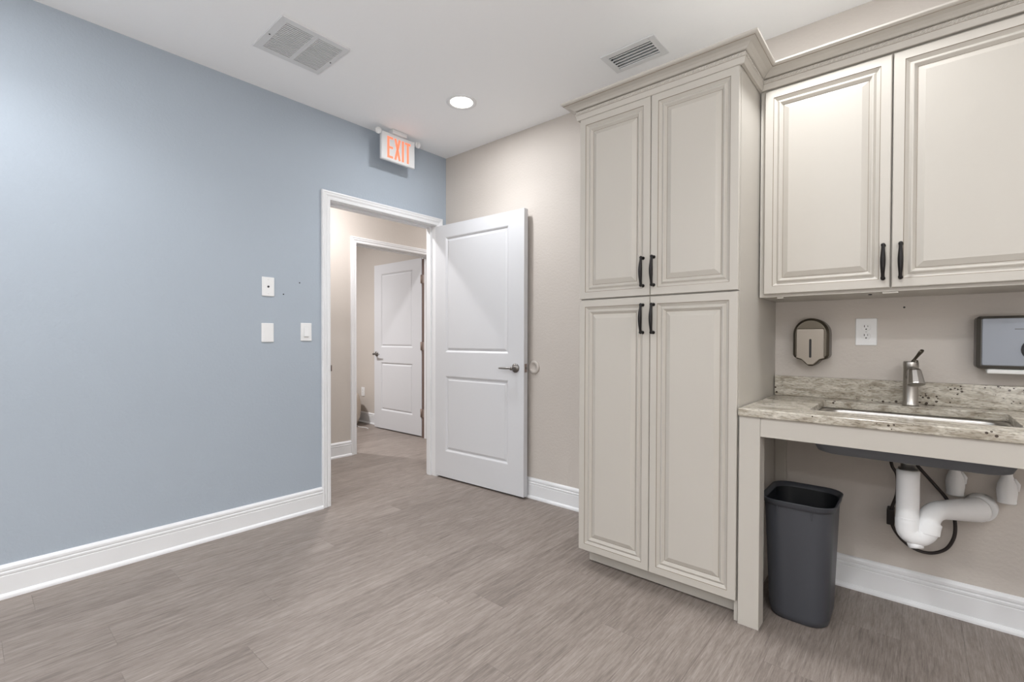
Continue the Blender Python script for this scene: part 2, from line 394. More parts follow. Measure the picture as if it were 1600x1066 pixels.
# door casings and jambs
CP = [(0, 0), (0, .010), (.004, .0135), (.018, .014), (.021, .012), (.024, .0125), (.030, .016), (.036, .018), (.040, .0165), (.043, .0165), (.050, .020), (.056, .019), (.06, .014), (.06, 0)]
def casing(name, x, s, y0, y1, z, label):
    m = MB(); r = .005
    sweep(m, [(y0-r, 0), (y0-r, z+r), (y1+r, z+r), (y1+r, 0)], CP, lambda a, b, v: (x+s*v, a, b), -1)
    o = m.build(name, WHITE); struct(o, label, 'door frame'); return o
def jamb(name, xa, xb, y0, y1, z, stopx, label):
    m = MB()
    m.box((xa, y0-JT, 0), (xb, y0, z+JT)); m.box((xa, y1, 0), (xb, y1+JT, z+JT)); m.box((xa, y0, z), (xb, y1, z+JT))
    s0, s1 = stopx; m.box((s0, y0, 0), (s1, y0+.011, z)); m.box((s0, y1-.011, 0), (s1, y1, z)); m.box((s0, y0+.011, z-.011), (s1, y1-.011, z))
    o = m.build(name, WHITE); struct(o, label, 'door frame'); return o
casing('trim_1', 0, 1, DY0, DY1, DZ, 'white moulded casing around the near doorway in the blue wall')
casing('trim_2', -T, -1, DY0, DY1, DZ, 'white casing on the hall side of the near doorway')
j1 = jamb('trim_3', -T, 0, DY0, DY1, DZ, (-.095, -.052), 'white jamb lining the near doorway')
casing('trim_4', HX, 1, EY0, EY1, EZ, 'white casing around the far doorway')
j2 = jamb('trim_5', HX2, HX, EY0, EY1, EZ, (-1.235, -1.2), 'white jamb lining the far doorway')
casing('trim_6', HX2, -1, EY0, EY1, EZ, 'white casing on the far side of the second doorway')
m = MB(); m.box((-.045, DY0-.001, .895), (-.004, DY0+.0018, .955)); m.box((-.004, DY0-.001, .905), (.0155, DY0+.0018, .945)); m.build('strike_plate', BRONZE, j1)

# two-panel doors. local: x 0..W away from the hinge, y 0..th thickness, z up; front at y=0
DP = [(0, 0), (.006, .002), (.017, .0105), (.021, .0105), (.036, .003)]
def leaf_mesh(W, Hh, th, zb=0, panels=None):
    m = MB(); st = .105
    for s in (0, 1):
        def mp(x, z, d): return (x, d, z) if s == 0 else (x, th-d, z)
        xs_ = [0, panels[0][0], panels[0][1], W]; zs = [zb] + [v for p in panels for v in (p[2], p[3])] + [Hh]
        def q(a, b, c, d): m.add([mp(a, c, 0), mp(b, c, 0), mp(b, d, 0), mp(a, d, 0)], [(0, 1, 2, 3)])
        for i in range(len(zs)-1):
            for j in range(3):
                if j == 1 and i % 2 == 1: continue
                q(xs_[j], xs_[j+1], zs[i], zs[i+1])
        for a, b, c, d in panels: rings_panel(m, a, b, c, d, DP, mp)
    m.add([(0, 0, zb), (0, th, zb), (0, th, Hh), (0, 0, Hh)], [(0, 1, 2, 3)]); m.add([(W, 0, zb), (W, th, zb), (W, th, Hh), (W, 0, Hh)], [(0, 1, 2, 3)])
    m.add([(0, 0, zb), (W, 0, zb), (W, th, zb), (0, th, zb)], [(0, 1, 2, 3)]); m.add([(0, 0, Hh), (W, 0, Hh), (W, th, Hh), (0, th, Hh)], [(0, 1, 2, 3)])
    return m
def lever(parent, x, z, direction=-1, mt=None, s=1):
    h = empty('door_handle'); h.parent = parent; h.location = (x, 0, z)
    m = MB(); m.lathe([(0, 0), (.032*s, 0), (.033*s, .004), (.030*s, .009), (.017*s, .013), (.0125*s, .016), (.0115*s, .04), (.0135*s, .044), (.0135*s, .054), (.011*s, .057), (0, .058)], axis='y', n=28)
    m.build('handle_rose', NICKEL, h)
    m = MB(); d = direction
    P = [(0, -.049, 0), (d*.02, -.050, .001), (d*.05, -.050, -.001), (d*.085, -.049, -.002), (d*.112, -.047, -.003), (d*.118, -.046, -.003)]
    m.tube([(p[0]*s, p[1], p[2]) for p in P], [.0105, .0115, .010, .0085, .0075, .005], 14, squash=(1, .75)); m.build('lever', NICKEL, h)
    return h
# near door: hinged on the right jamb, opened against the greige wall
import math as _m
d1 = empty('door_1', (.0, DY1, 0), _m.atan2(.034, .905)); struct(d1, 'open white two-panel door standing against the greige wall', 'door')
leaf_mesh(.905, 2.034, .042, .014, [(.115, .765, .222, .828), (.115, .765, 1.016, 1.936)]).build('door_leaf', DOORW, d1)
lever(d1, .832, .918, -1)
m = MB(); m.box((.9045, .008, .89), (.9065, .034, .95)); m.build('latch_plate', BRONZE, d1)
m = MB(); m.box((.906, .015, .912), (.913, .027, .928)); m.build('latch_bolt', NICKEL, d1)
# far door
d2 = empty('door_2', (-1.303, .778, 0), _m.radians(180+.5)); struct(d2, 'open white two-panel door inside the far room', 'door')
lf = leaf_mesh(.93, 2.044, .04, .014, [(.16, .79, .235, .835), (.16, .79, 1.02, 1.93)])
for i, v in enumerate(lf.v): lf.v[i] = (v[0], -v[1], v[2])
lf.build('door_leaf', DOORW, d2)
hh = lever(d2, .875, .935, 1, s=1); hh.rotation_euler = (0, 0, math.pi)
hh.location = (.875, 0, .935)
for z in (.28, 1.043, 1.803):
    m = MB(); m.tube([(-.014, .008, z-.048), (-.014, .008, z+.048)], .0105, 12); m.box((-.012, -.036, z-.046), (-.0005, .010, z+.046)); m.box((-.012, .0005, z-.046), (.014, .004, z+.046)); m.build('hinge', BRONZE, d2)
    m = MB(); m.box((-1.284, EY1-.0035, z-.046), (-1.2375, EY1-.0002, z+.046)); m.build('hinge_plate', BRONZE, j2)
m = MB(); m.box((-1.2845, EY1-.0018, .0), (-1.2365, EY1-.0001, 2.03)); m.build('rabbet_shade', mat('brown_rabbet_shade', (104, 84, 76), .8, var=.05), j2)  # brown strip stands in for the shade in the jamb rabbet
m = MB(); m.lathe([(0, .0), (.048, 0), (.048, .006), (.044, .011), (.030, .013), (.026, .008), (0, .007)], axis='y', n=36); o = m.build('wall_bumper', CLEAR); o.location = (.935, 0, .925)
tag(o, 'small round clear wall bumper behind the near door lever', 'door stop')

# ------------------------------------------------------------- cabinets
KP = [(0, .003), (.0025, 0), (.0325, 0), (.0332, .0016), (.0345, .0016), (.0360, .0030), (.0450, .0105), (.0465, .0110), (.0545, .0035), (.0580, .0035), (.0665, .0125), (.0680, .0135), (.0695, .0135), (.0705, .0125), (.0900, .0030)]
KM = [0, 0, 1, 1, 0, 0, 0, 0, 0, 0, 0, 1, 0, 0]
def cab_door(parent, x0, x1, z0, z1, y, hx, hz0, hz1, th=.02):
    m = MB(); mp = lambda x, z, d: (x, y+d, z)
    rings_panel(m, x0, x1, z0, z1, KP, mp, KM)
    a, b = y+.003, y+th
    m.add([(x0, a, z0), (x1, a, z0), (x1, a, z1), (x0, a, z1), (x0, b, z0), (x1, b, z0), (x1, b, z1), (x0, b, z1)],
          [(0, 1, 5, 4), (1, 2, 6, 5), (2, 3, 7, 6), (3, 0, 4, 7), (4, 5, 6, 7)])
    d = m.build('door', [CAB, GLAZE], parent)
    pull(d, hx, y, hz0, hz1)
    return d
def pull(parent, x, y, z0, z1):
    m = MB(); n = 18; P = []; R = []
    P.append((x, y-.020, z0)); R.append(.0052)
    for i in range(n+1):
        t = i/n; bulge = math.sin(math.pi*t)
        P.append((x, y-.022-.009*bulge**.8, z0+.004+(z1-z0-.008)*t)); R.append(.0050+.0036*bulge**1.4 if .06 < t < .94 else .0058)
    P.append((x, y-.020, z1)); R.append(.0052)
    m.tube(P, R, 12)
    for z in (z0+.004, z1-.004):
        m.tube([(x, y+.0005, z), (x, y-.004, z), (x, y-.006, z), (x, y-.022, z)], [.0075, .0075, .0045, .0048], 12)
        m.lathe([(0, -.0), (.0065, .0), (.0072, .003), (.0065, .006), (0, .0075)], (x, y-.021, z), 'y', 12)
    return m.build('handle', BLACK, parent)
# crown profile: (outward, z)
ZC = 2.196
CR = [(-.004, 0), (.0075, 0), (.0095, .002), (.0105, .005), (.0140, .0215), (.0150, .0235), (.0135, .0240), (.0135, .0256), (.0150, .0262), (.0150, .0405), (.0070, .0410), (.0070, .0455), (.0160, .0460), (.0200, .0475), (.0270, .0540), (.0390, .0610), (.0540, .0650), (.0580, .0655), (.0590, .0680), (.0650, .0700), (.0690, .0740), (.0705, .0800), (-.004, .0800)]
CM = [0]*len(CR)
CM[6] = 1; CM[10] = 1; CM[17] = 1
cpath = [(1.711, -.002), (1.711, -.634), (2.456, -.634), (2.456, -.354), (3.373, -.354), (3.373, -.002)]
def crown(parent, i0, i1, name='crown'):
    m = MB(); n = len(cpath); path = cpath
    rings = []
    for i in range(i0, i1+1):
        p = Vector(path[i]); d1_ = (p-Vector(path[i-1])).normalized() if i > 0 else None
        d2_ = (Vector(path[i+1])-p).normalized() if i < n-1 else None
        d1_ = d1_ or d2_; d2_ = d2_ or d1_
        n1 = Vector((d1_.y, -d1_.x)); n2 = Vector((d2_.y, -d2_.x)); mm = (n1+n2).normalized(); k = 1/mm.dot(n1)
        # outward is to the left or right of the path: choose away from the wall
        p = p + (Vector((0, -.0006)) if (i == 3 and i1 == 3) else Vector((.0008, 0)) if (i == 3 and i0 == 3) else Vector((0, 0)))
        rings.append([(p.x+mm.x*k*u, p.y+mm.y*k*u, ZC+v) for u, v in CR])
    q = len(CR); V = [v for r in rings for v in r]; F = []; MI = []
    for i in range(len(rings)-1):
        for k in range(q-1): F.append((i*q+k, i*q+k+1, (i+1)*q+k+1, (i+1)*q+k)); MI.append(CM[k])
    F += [tuple(range(q)), tuple(range((len(rings)-1)*q, len(rings)*q))[::-1]]; MI += [0, 0]
    m.add(V, F, MI); c = m.build(name, [CAB, GLAZE], parent)
    # twisted rope strip in the middle of the crown
    m = MB()
    for i in range(i0, i1):
        a = Vector(path[i]); b = Vector(path[i+1]); d = (b-a).normalized(); nn = Vector((d.y, -d.x))*SG
        L_ = (b-a).length; s0 = -.0125 if i in (1, 2) and False else 0
        e0 = -.014 if i in (2,) else (.014 if i in (3,) else -.012 if i in (1,) else 0)
        e1 = .012 if i in (0, 1) else (-.014 if i == 2 else .012)
        if i == 0: e0 = .010; e1 = .010
        if i == 1: e0 = -.010; e1 = .010
        if i == 2: e0 = -.010; e1 = -.021
        if i == 3: e0 = .025; e1 = .010
        if i == 4: e0 = -.010; e1 = -.010
        Lt = L_ + e1 - e0; nb = int(Lt/.0115); st = Lt/nb
        for k in range(nb):
            t = e0 + st*(k+.5); p = a+d*t+nn*.0152
            # a slanted bead: small hexagonal prism leaning along the strip
            def P(al, z, o): return (p.x+d.x*al+nn.x*o, p.y+d.y*al+nn.y*o, ZC+z)
            hw = st*.44
            sl = .0045
            lo, hi = .0275, .0395
            V = [P(-hw-sl, lo, -.001), P(hw-sl, lo, -.001), P(hw+sl, hi, -.001), P(-hw+sl, hi, -.001),
                 P(-hw*.4-sl*.7, lo+.002, .0028), P(hw*.4-sl*.7, lo+.002, .0028), P(hw*.4+sl*.7, hi-.002, .0028), P(-hw*.4+sl*.7, hi-.002, .0028)]
            m.add(V, [(4, 5, 6, 7), (0, 1, 5, 4), (1, 2, 6, 5), (2, 3, 7, 6), (3, 0, 4, 7)])
    rp = m.build('rope_trim', CAB, c); rp['kind'] = 'stuff'
    return c
SG = 1
# --- tall pantry
pc = empty('tall_cabinet', (0, 0, 0)); tag(pc, 'tall cream four-door pantry cabinet with black bow pulls beside the door', 'cabinet')
m = MB(); m.box((1.716, -.619, .082), (2.450, -.0005, 2.210)); m.build('carcass', CAB, pc)
m = MB(); m.box((1.732, -.558, .004), (2.446, -.53, .0815)); m.box((1.732, -.53, .0), (1.748, -.002, .0815)); m.build('toe_kick', CAB, pc)
m = MB(); m.box((2.4385, -.622, .0), (2.4515, -.570, .0815)); m.build('end_panel', CAB, pc)
cab_door(pc, 1.7165, 2.0815, .084, 1.3125, -.640, 2.051, 1.149, 1.280)
cab_door(pc, 2.0845, 2.4485, .084, 1.3125, -.640, 2.101, 1.149, 1.280)
cab_door(pc, 1.7165, 2.0815, 1.3185, 2.197, -.640, 2.051, 1.358, 1.489)
cab_door(pc, 2.0845, 2.4485, 1.3185, 2.197, -.640, 2.101, 1.358, 1.489)
crown(pc, 0, 3)
# --- wall cabinet
wc = empty('wall_cabinet', (0, 0, 0)); tag(wc, 'cream two-door wall cabinet mounted above the sink counter', 'cabinet')
m = MB(); m.box((2.4555, -.338, 1.306), (3.372, -.0005, 2.210))
m.build('carcass', CAB, wc)
cab_door(wc, 2.4755, 2.9035, 1.3185, 2.188, -.360, 2.884, 1.350, 1.481)
cab_door(wc, 2.9085, 3.3400, 1.3185, 2.188, -.360, 2.935, 1.350, 1.481)
for k, x in enumerate((2.535, 2.905)):
    m = MB(); wd = .012 if k == 0 else .024; m.box((x-wd, -.334, 1.299), (x+wd, -.310, 1.3058)); m.build('mounting_clip', CAB, wc, bevel=.001)
m = MB(); m.lathe([(0, 0), (.006, 0), (.006, .003), (0, .004)], (2.838, -.24, 1.3060), '-z', 12); m.build('screw_hole', DARKDOT, wc)
crown(wc, 3, 5)

# ------------------------------------------------------------- sink counter
ct = empty('sink_countertop', (0, 0, 0)); tag(ct, 'speckled granite countertop with low backsplash and sink cut-out', 'countertop')
CX0, CX1, CY, CZ0, CZ1 = 2.4545, 3.46, -.650, .824, .854
def rrect(x0, x1, y0, y1, r, n=6, corners=(1, 1, 1, 1)):
    P = []
    for (cx, cy, a0, c) in ((x1, y0, -90, 0), (x1, y1, 0, 1), (x0, y1, 90, 2), (x0, y0, 180, 3)):
        rr = r*corners[c]; ox = cx-rr if cx == x1 else cx+rr; oy = cy-rr if cy == y1 else cy+rr
        for k in range(n+1):
            a = math.radians(a0+90*k/n); P.append((ox+rr*math.cos(a), oy+rr*math.sin(a)))
    return P
bm = bmesh.new()
hole = rrect(2.672, 3.238, -.515, -.140, .02, 6)
def loopv(pts, z): return [bm.verts.new((x, y, z)) for x, y in pts]
N6 = len(hole)
outer = []
# outer ring points matched radially: project hole points onto the rectangle corners
per = 7
corn = [(CX1, CY), (CX1, -.001), (CX0, -.001), (CX0, CY)]
for z in (CZ0, CZ1):
    hv = loopv(hole, z); ov = loopv(corn, z)
    for c in range(4):
        for k in range(per-1): bm.faces.new((hv[c*per+k], hv[c*per+k+1], ov[c]))
        nx = (c+1) % 4
        bm.faces.new((hv[c*per+per-1], hv[(nx*per)], ov[nx], ov[c]))
    if z == CZ0: h0, o0 = hv, ov
    else: h1, o1 = hv, ov
for i in range(N6): bm.faces.new((h0[i], h0[(i+1) % N6], h1[(i+1) % N6], h1[i]))
for i in range(4): bm.faces.new((o0[i], o0[(i+1) % 4], o1[(i+1) % 4], o1[i]))
bmesh.ops.remove_doubles(bm, verts=bm.verts, dist=1e-6); bmesh.ops.recalc_face_normals(bm, faces=bm.faces)
me = bpy.data.meshes.new('slab'); bm.to_mesh(me); bm.free(); me.materials.append(GRAN)
o = bpy.data.objects.new('slab', me); C.objects.link(o); o.parent = ct
b = o.modifiers.new('bevel', 'BEVEL'); b.width = .003; b.segments = 2; b.limit_method = 'ANGLE'; b.angle_limit = math.radians(50)
m = MB(); m.box((CX0, -.033, .854), (CX1, -.0005, .947)); m.build('backsplash', GRAN, ct, bevel=.002)
# frame below
fr = empty('vanity_frame', (0, 0, 0)); tag(fr, 'cream open sink frame with square post and apron under the granite', 'cabinet frame')
m = MB(); m.box((2.4565, -.638, 0), (2.5315, -.566, .823)); m.build('post', CAB, fr, bevel=.001)
m = MB(); m.box((3.372, -.638, 0), (3.447, -.566, .823)); m.build('post', CAB, fr, bevel=.001)
m = MB(); m.box((2.5325, -.638, .750), (3.371, -.617, .823)); m.build('apron', CAB, fr, bevel=.001)
m = MB(); m.box((2.4565, -.016, .0), (2.505, -.0005, .823)); m.build('wall_cleat', CAB, fr)
m = MB(); m.box((2.4525, -.560, .0), (2.4555, -.018, .823)); m.build('side_panel', CAB, fr)
# sink
sk = empty('undermount_sink', (0, 0, 0)); tag(sk, 'shallow stainless steel undermount sink with grey coated underside', 'sink')
m = MB()
def ringz(x0, x1, y0, y1, r, z): return [(x, y, z) for x, y in rrect(x0, x1, y0, y1, r, 6)]
def loft(m, rings, mi=0, cap=True, smooth=True):
    n = len(rings[0]); V = [v for r in rings for v in r]; F = []
    for i in range(len(rings)-1):
        for k in range(n): F.append((i*n+k, i*n+(k+1) % n, (i+1)*n+(k+1) % n, (i+1)*n+k))
    if cap: F.append(tuple(range((len(rings)-1)*n, len(rings)*n)))
    m.add(V, F, mi, smooth)
A = (2.684, 3.232, -.512, -.138)
loft(m, [ringz(A[0]-.012, A[1]+.012, A[2]-.010, A[3]+.012, .07, .8235), ringz(*A, .06, .8235), ringz(A[0]+.004, A[1]-.004, A[2]+.004, A[3]-.004, .058, .812), ringz(A[0]+.008, A[1]-.008, A[2]+.006, A[3]-.006, .055, .720), ringz(A[0]+.018, A[1]-.018, A[2]+.016, A[3]-.016, .05, .702), ringz(A[0]+.05, A[1]-.05, A[2]+.05, A[3]-.05, .04, .697)])
m.build('basin', STEEL, sk, recalc=False)
m = MB()
loft(m, [ringz(A[0]-.016, A[1]+.016, A[2]-.012, A[3]+.014, .07, .8215), ringz(A[0]-.008, A[1]+.008, A[2]-.006, A[3]+.006, .06, .80), ringz(A[0], A[1], A[2], A[3], .06, .720), ringz(A[0]+.010, A[1]-.010, A[2]+.006, A[3]-.01, .06, .698), ringz(A[0]+.03, A[1]-.03, A[2]+.022, A[3]-.035, .05, .691)])
m.build('basin_underside', UNDER, sk, recalc=False)
m = MB(); m.lathe([(0, .6985), (.034, .6985), (.040, .700), (.043, .6985)], (2.963, -.30, 0), 'z', 28); m.build('strainer', NICKEL, sk)
m = MB(); m.box((A[0]+.02, A[2]-.020, .800), (A[0]+.05, A[2]-.008, .823)); m.build('sink_clip', NICKEL, sk)

# faucet
fa = empty('faucet', (2.965, -.088, .8545)); tag(fa, 'short brushed nickel single lever faucet behind the sink', 'faucet')
m = MB(); m.lathe([(0, 0), (.0275, 0), (.0275, .004), (.0255, .006), (.0255, .010), (.0245, .012), (.0245, .150), (.0255, .151), (.0255, .176), (.0235, .180), (0, .181)], n=32); m.build('faucet_body', STEEL, fa)
m = MB(); m.tube([(.002, -.01, .118), (.006, -.045, .138), (.010, -.075, .140), (.0125, -.092, .132)], [.019, .018, .0175, .0175], 20); m.build('spout', STEEL, fa)
m = MB(); m.lathe([(0, .066), (.012, .066), (.0185, .062), (.0215, .054), (.0275, .004), (.0275, 0), (.024, -.001), (0, .003)], n=10, smooth=False)
sh = m.build('spray_head', STEEL, fa); sh.location = (.018, -.108, .093); sh.rotation_euler = (math.radians(-20), math.radians(-6), 0)
m = MB(); m.tube([(.004, -.004, .176), (.012, -.010, .190), (.022, -.022, .206), (.030, -.034, .219), (.034, -.040, .226)], [.0085, .0065, .0075, .0095, .0080], 14, squash=(1, .7)); m.build('faucet_lever', BLACK if False else STEELS, fa)
m = MB(); m.lathe([(0, 0), (.009, 0), (.0095, .005), (.007, .008), (0, .009)], (.014, -.006, .178), 'z', 14); m.build('lever_pivot', STEELS, fa)

# soap dispenser
sp = empty('soap_dispenser', (2.612, 0, 1.108)); tag(sp, 'steel wall soap dispenser with rounded top above the backsplash', 'soap dispenser')
def soap_outline(w, top, bot, nose, s=1):
    P = []
    for k in range(17):
        a = math.radians(180*k/16); P.append((w*math.cos(a)*s, (top-w)+w*math.sin(a)*s if True else 0))
    P += [(-w*s, bot+.018), (-w*s*.93, bot+.008), (-w*s*.78, bot), (-w*s*.5, bot-.006), (-w*s*.33, bot-.020), (-w*s*.2, nose+.004), (-w*s*.1, nose)]
    P += [(w*s*.1, nose), (w*s*.2, nose+.004), (w*s*.33, bot-.020), (w*s*.5, bot-.006), (w*s*.78, bot), (w*s*.93, bot+.008), (w*s, bot+.018)]
    return P
P = soap_outline(.071, .113, -.074, -.106)
m = MB(); m.prism(P, -.088, -.0005, 0, bev=.010); m.build('shell', STEELS, sp)
F = [(-.057, .060), (-.054, .066), (.050, .066), (.054, .060), (.054, -.070), (.036, -.076), (.022, -.090), (.012, -.101), (-.012, -.101), (-.022, -.090), (-.036, -.076), (-.057, -.070)]
m = MB(); m.prism([(x, z) for x, z in F][::-1], -.0945, -.0875, 0, bev=.003); m.build('front_cover', STEELD, sp)
m = MB(); m.prism(rrect(-.0045, .0045, -.068, .018, .0044, 4), -.0955, -.0940, 0, plane='xz'); m.build('level_window', DARKGAP, sp)
# outlet
def outlet(name, loc, s=1, rot=0, parent=None):
    o = empty(name, loc, rot)
    m = MB(); m.prism(rrect(-.0385, .0385, -.060, .060, .003, 2), -.0055, -.0005, 0, bev=.002); m.build('cover_plate', PLAST, o)
    for z in (.0195, -.0195):
        m = MB(); P = [(.0170*math.cos(math.radians(a)), z+.0170*math.sin(math.radians(a))) for a in (-55, -35, 0, 35, 55, 90+35, 180-35, 180, 180+35, 180+55)]
        m.prism(P, -.0075, -.0054, 0, bev=.0006); r = m.build('receptacle', PLAST, o)
        m = MB(); m.box((-.0075, -.0079, z+.001), (-.0050, -.0074, z+.010)); m.box((.0050, -.0079, z+.002), (.0070, -.0074, z+.009))
        m.lathe([(0, .0003), (.0028, .0003), (.0028, 0)], (0, -.0076, z-.0075), 'y', 10); m.build('slots', DARKGAP, r)
    m = MB(); m.lathe([(0, .0012), (.003, .0008), (.003, 0)], (0, -.0055, 0), 'y', 10); m.build('screw', GREYPL, o)
    return o
tag(outlet('wall_outlet', (2.8105, 0, 1.158)), 'white duplex outlet on the wall between soap and paper towel dispensers', 'outlet')
# paper towel dispenser
td = empty('paper_towel_dispenser', (3.155, 0, 1.1)); tag(td, 'grey paper towel dispenser with blue-grey front at the right edge', 'towel dispenser')
m = MB(); m.prism(rrect(0, .285, -.086, .113, .012, 4), -.108, -.0005, 0, bev=.012); m.build('housing', TOWPL, td)
m = MB(); m.prism(rrect(.0145, .270, -.073, .104, .006, 3), -.1115, -.107, 0, bev=.002); m.build('front_panel', TOWFR, td)
m = MB(); P = [(.142+.026*math.cos(math.radians(a)), -.012+.034*math.sin(math.radians(a))) for a in range(0, 360, 20)]
m.prism(P, -.1135, -.1112, 0); m.build('sight_window', DARKGAP, td)
m = MB(); m.box((.030, -.098, -.104), (.25, -.03, -.087)); m.build('towel_stack', PAPER, td, bevel=.004)
m = MB(); m.box((.100, -.1118, .062), (.17, -.1113, .0645)); m.build('printed_line', TOWPL, td)

# trash can
tc_ = empty('trash_can', (2.6305, -.367, 0)); tag(tc_, 'charcoal grey plastic wastebasket under the sink counter', 'trash can')
def rr(hx, hy, r, z): return [(x, y, z) for x, y in rrect(-hx, hx, -hy, hy, r, 8)]
m = MB()
loft(m, [rr(.080, .087, .06, .006), rr(.095, .113, .064, .0), rr(.101, .119, .066, .004), rr(.106, .1235, .066, .03), rr(.120, .1500, .068, .462)], cap=False)
m.add(rr(.080, .087, .06, .006), [tuple(range(36))])
m.build('can_body', CAN, tc_, recalc=False)
m = MB()
loft(m, [rr(.1165, .1465, .066, .468), rr(.103, .113, .064, .03), rr(.085, .095, .06, .010)], cap=True); m.build('can_liner', CANIN, tc_, recalc=False)
m = MB()
loft(m, [rr(.1195, .1495, .068, .461), rr(.1255, .1565, .070, .463), rr(.1265, .1575, .070, .474), rr(.1300, .1615, .071, .483), rr(.1305, .1625, .071, .4855), rr(.1290, .1610, .070, .4868), rr(.1235, .1545, .068, .4830), rr(.1168, .1468, .066, .4665)], cap=False); m.build('rim', CAN, tc_, recalc=False)
for x in (-.062, .055):
    m = MB(); m.prism([(-.1560, .464), (-.146, .464), (-.1440, .425), (-.1500, .430)], x-.0022, x+.0022, 0, plane='yz'); m.build('rib', CAN, tc_)

# drain trap in padded covers
dp = empty('drain_pipe', (2.963, -.30, 0)); tag(dp, 'white padded P-trap drain pipe below the sink', 'pipe')
def L(p): return (p[0]-2.963, p[1]+.30, p[2])
m = MB(); m.lathe([(0, .6900), (.040, .6900), (.040, .686), (.028, .684), (.022, .678), (.022, .640), (.030, .638), (.030, .622), (.024, .618), (0, .615)], n=28); m.build('tailpiece', STEEL, dp)
m = MB(); m.lathe([(.030, .632), (.0355, .628), (.0345, .60), (.0350, .53), (.0345, .47), (.0360, .435), (.034, .425), (0, .42)], n=28)
m.build('tail_cover', PVC, dp)
m = MB()
def smoothpath(P, n=6):
    P = [Vector(p) for p in P]; out = []
    for i in range(len(P)-1):
        p0, p1, p2, p3 = P[max(i-1, 0)], P[i], P[i+1], P[min(i+2, len(P)-1)]
        for k in range(n):
            t = k/n; out.append(.5*((2*p1)+(-p0+p2)*t+(2*p0-5*p1+4*p2-p3)*t*t+(-p0+3*p1-3*p2+p3)*t**3))
    out.append(P[-1]); return out
U = smoothpath([L(p) for p in [(2.963, -.30, .455), (2.963, -.30, .425), (2.966, -.30, .402), (2.980, -.298, .388), (2.998, -.292, .388), (3.012, -.286, .400), (3.019, -.282, .418)]])
m.tube(U, [.0355]*3+[.037]*(len(U)-6)+[.0355]*3, 24); m.build('trap_bend', PVC, dp)
m = MB(); m.tube([L((2.985, -.30, .365)), L((2.988, -.302, .352)), L((2.990, -.304, .343))], [.026, .024, .0225], 20); m.build('cleanout_cap', PVC, dp)
E_ = smoothpath([L(p) for p in [(3.016, -.283, .402), (3.020, -.279, .430), (3.028, -.270, .462), (3.046, -.250, .480), (3.075, -.200, .478), (3.108, -.145, .471), (3.140, -.10, .466), (3.168, -.060, .463)]])
n = len(E_); m = MB(); m.tube(E_, [.0405 if i < 9 else .0345+.013*max(0, (i-22)/(n-22)) for i in range(n)], 24); m.build('trap_arm', PVC, dp)
m = MB(); m.tube([L((3.176, -.052, .464)), L((3.180, -.020, .464)), L((3.180, -.0005, .464))], [.047, .050, .052], 24); m.build('wall_flange', PVC, dp)
# valve covers
def valve(x, mirror, label):
    o = empty('valve_cover', (x, -.040, .503)); m = MB()
    m.lathe([(0, .002), (.0245, .002), (.0262, 0), (.0268, .004), (.0262, .010), (.0290, .035), (.0295, .050), (.0265, .072), (.0195, .092), (.0155, .105), (.0150, .128), (0, .129)], n=28); m.build('cover_shell', PVC, o)
    m = MB(); m.tube([(0, .005, .05), (0, .0395, .055)], .018, 20); m.build('wall_sleeve', PVC, o)
    m = MB(); m.tube([(.018, -.006, .095), (.030, -.004, .075), (.029, -.004, .05)], [.005, .006, .004], 10); m.build('seam_flap', PVC, o)
    m = MB(); m.tube([(0, 0, .12), (0, -.004, .22), (0, -.03, .34)] if False else [(0, 0, .12), (0, .012, .22), (0, .018, .30)], .006, 10); m.build('supply_tube', RUB, o)
    tag(o, label, 'valve cover', 'padded valve covers under the sink')
    return o
valve(3.105, 1, 'left white padded valve cover, right above the drain arm'); valve(3.249, -1, 'right white padded valve cover, at the right edge of the photo')
# black hose loop
m = MB()
P = smoothpath([(2.905, -.045, .69), (2.902, -.045, .63), (2.908, -.045, .585), (2.925, -.045, .545), (2.925, -.045, .47), (2.910, -.045, .41), (2.906, -.045, .36), (2.918, -.045, .315), (2.950, -.045, .272), (2.995, -.045, .248), (3.040, -.045, .250), (3.080, -.045, .278), (3.102, -.045, .325), (3.107, -.045, .375), (3.100, -.045, .43), (3.080, -.045, .482), (3.045, -.045, .53), (2.997, -.05, .592), (2.965, -.055, .64), (2.955, -.055, .69)], 8)
m.tube(P, .0062, 12); hs = m.build('black_hose', RUB); tag(hs, 'looped black rubber hose behind the white drain pipe', 'hose')
m = MB(); m.box((2.892, -.060, .335), (2.918, -.0005, .400)); cb = m.build('hose_clip', BLACK, hs, bevel=.003)

# ------------------------------------------------------------- ceiling and wall fittings
def downlight(x, y, label):
    if (x, y) == (LX[1], LY[0]): y = -.66
    o = empty('downlight', (x, y, H))
    m = MB(); m.lathe([(.096, 0), (.096, .003), (.090, .006), (.074, .004), (.070, .001)], axis='-z', n=48); m.build('trim_ring', PLAST, o)
    m = MB(); m.lathe([(.071, .0012), (.05, .0020), (.001, .0025)], axis='-z', n=48); m.build('lens', LENS, o)
    tag(o, label, 'ceiling light', 'recessed downlights'); return o
NM = {LX[0]: 'near the blue wall', LX[1]: 'in the middle column', LX[2]: 'near the right wall'}
NY = {LY[0]: 'by the cabinet wall', LY[1]: 'halfway along the room', LY[2]: 'behind the viewer'}
for x, y in LAMPS:
    downlight(x, y, 'lit round recessed downlight in the white ceiling above the open door' if (x, y) == LAMPS[0] else f'lit round downlight {NM[x]}, {NY[y]}, out of view')
downlight(-.62, -.55, 'lit round downlight in the hallway ceiling'); downlight(-.62, 1.3, 'lit round downlight at the hall far end'); downlight(-2.35, -.35, 'lit round downlight in the far room')
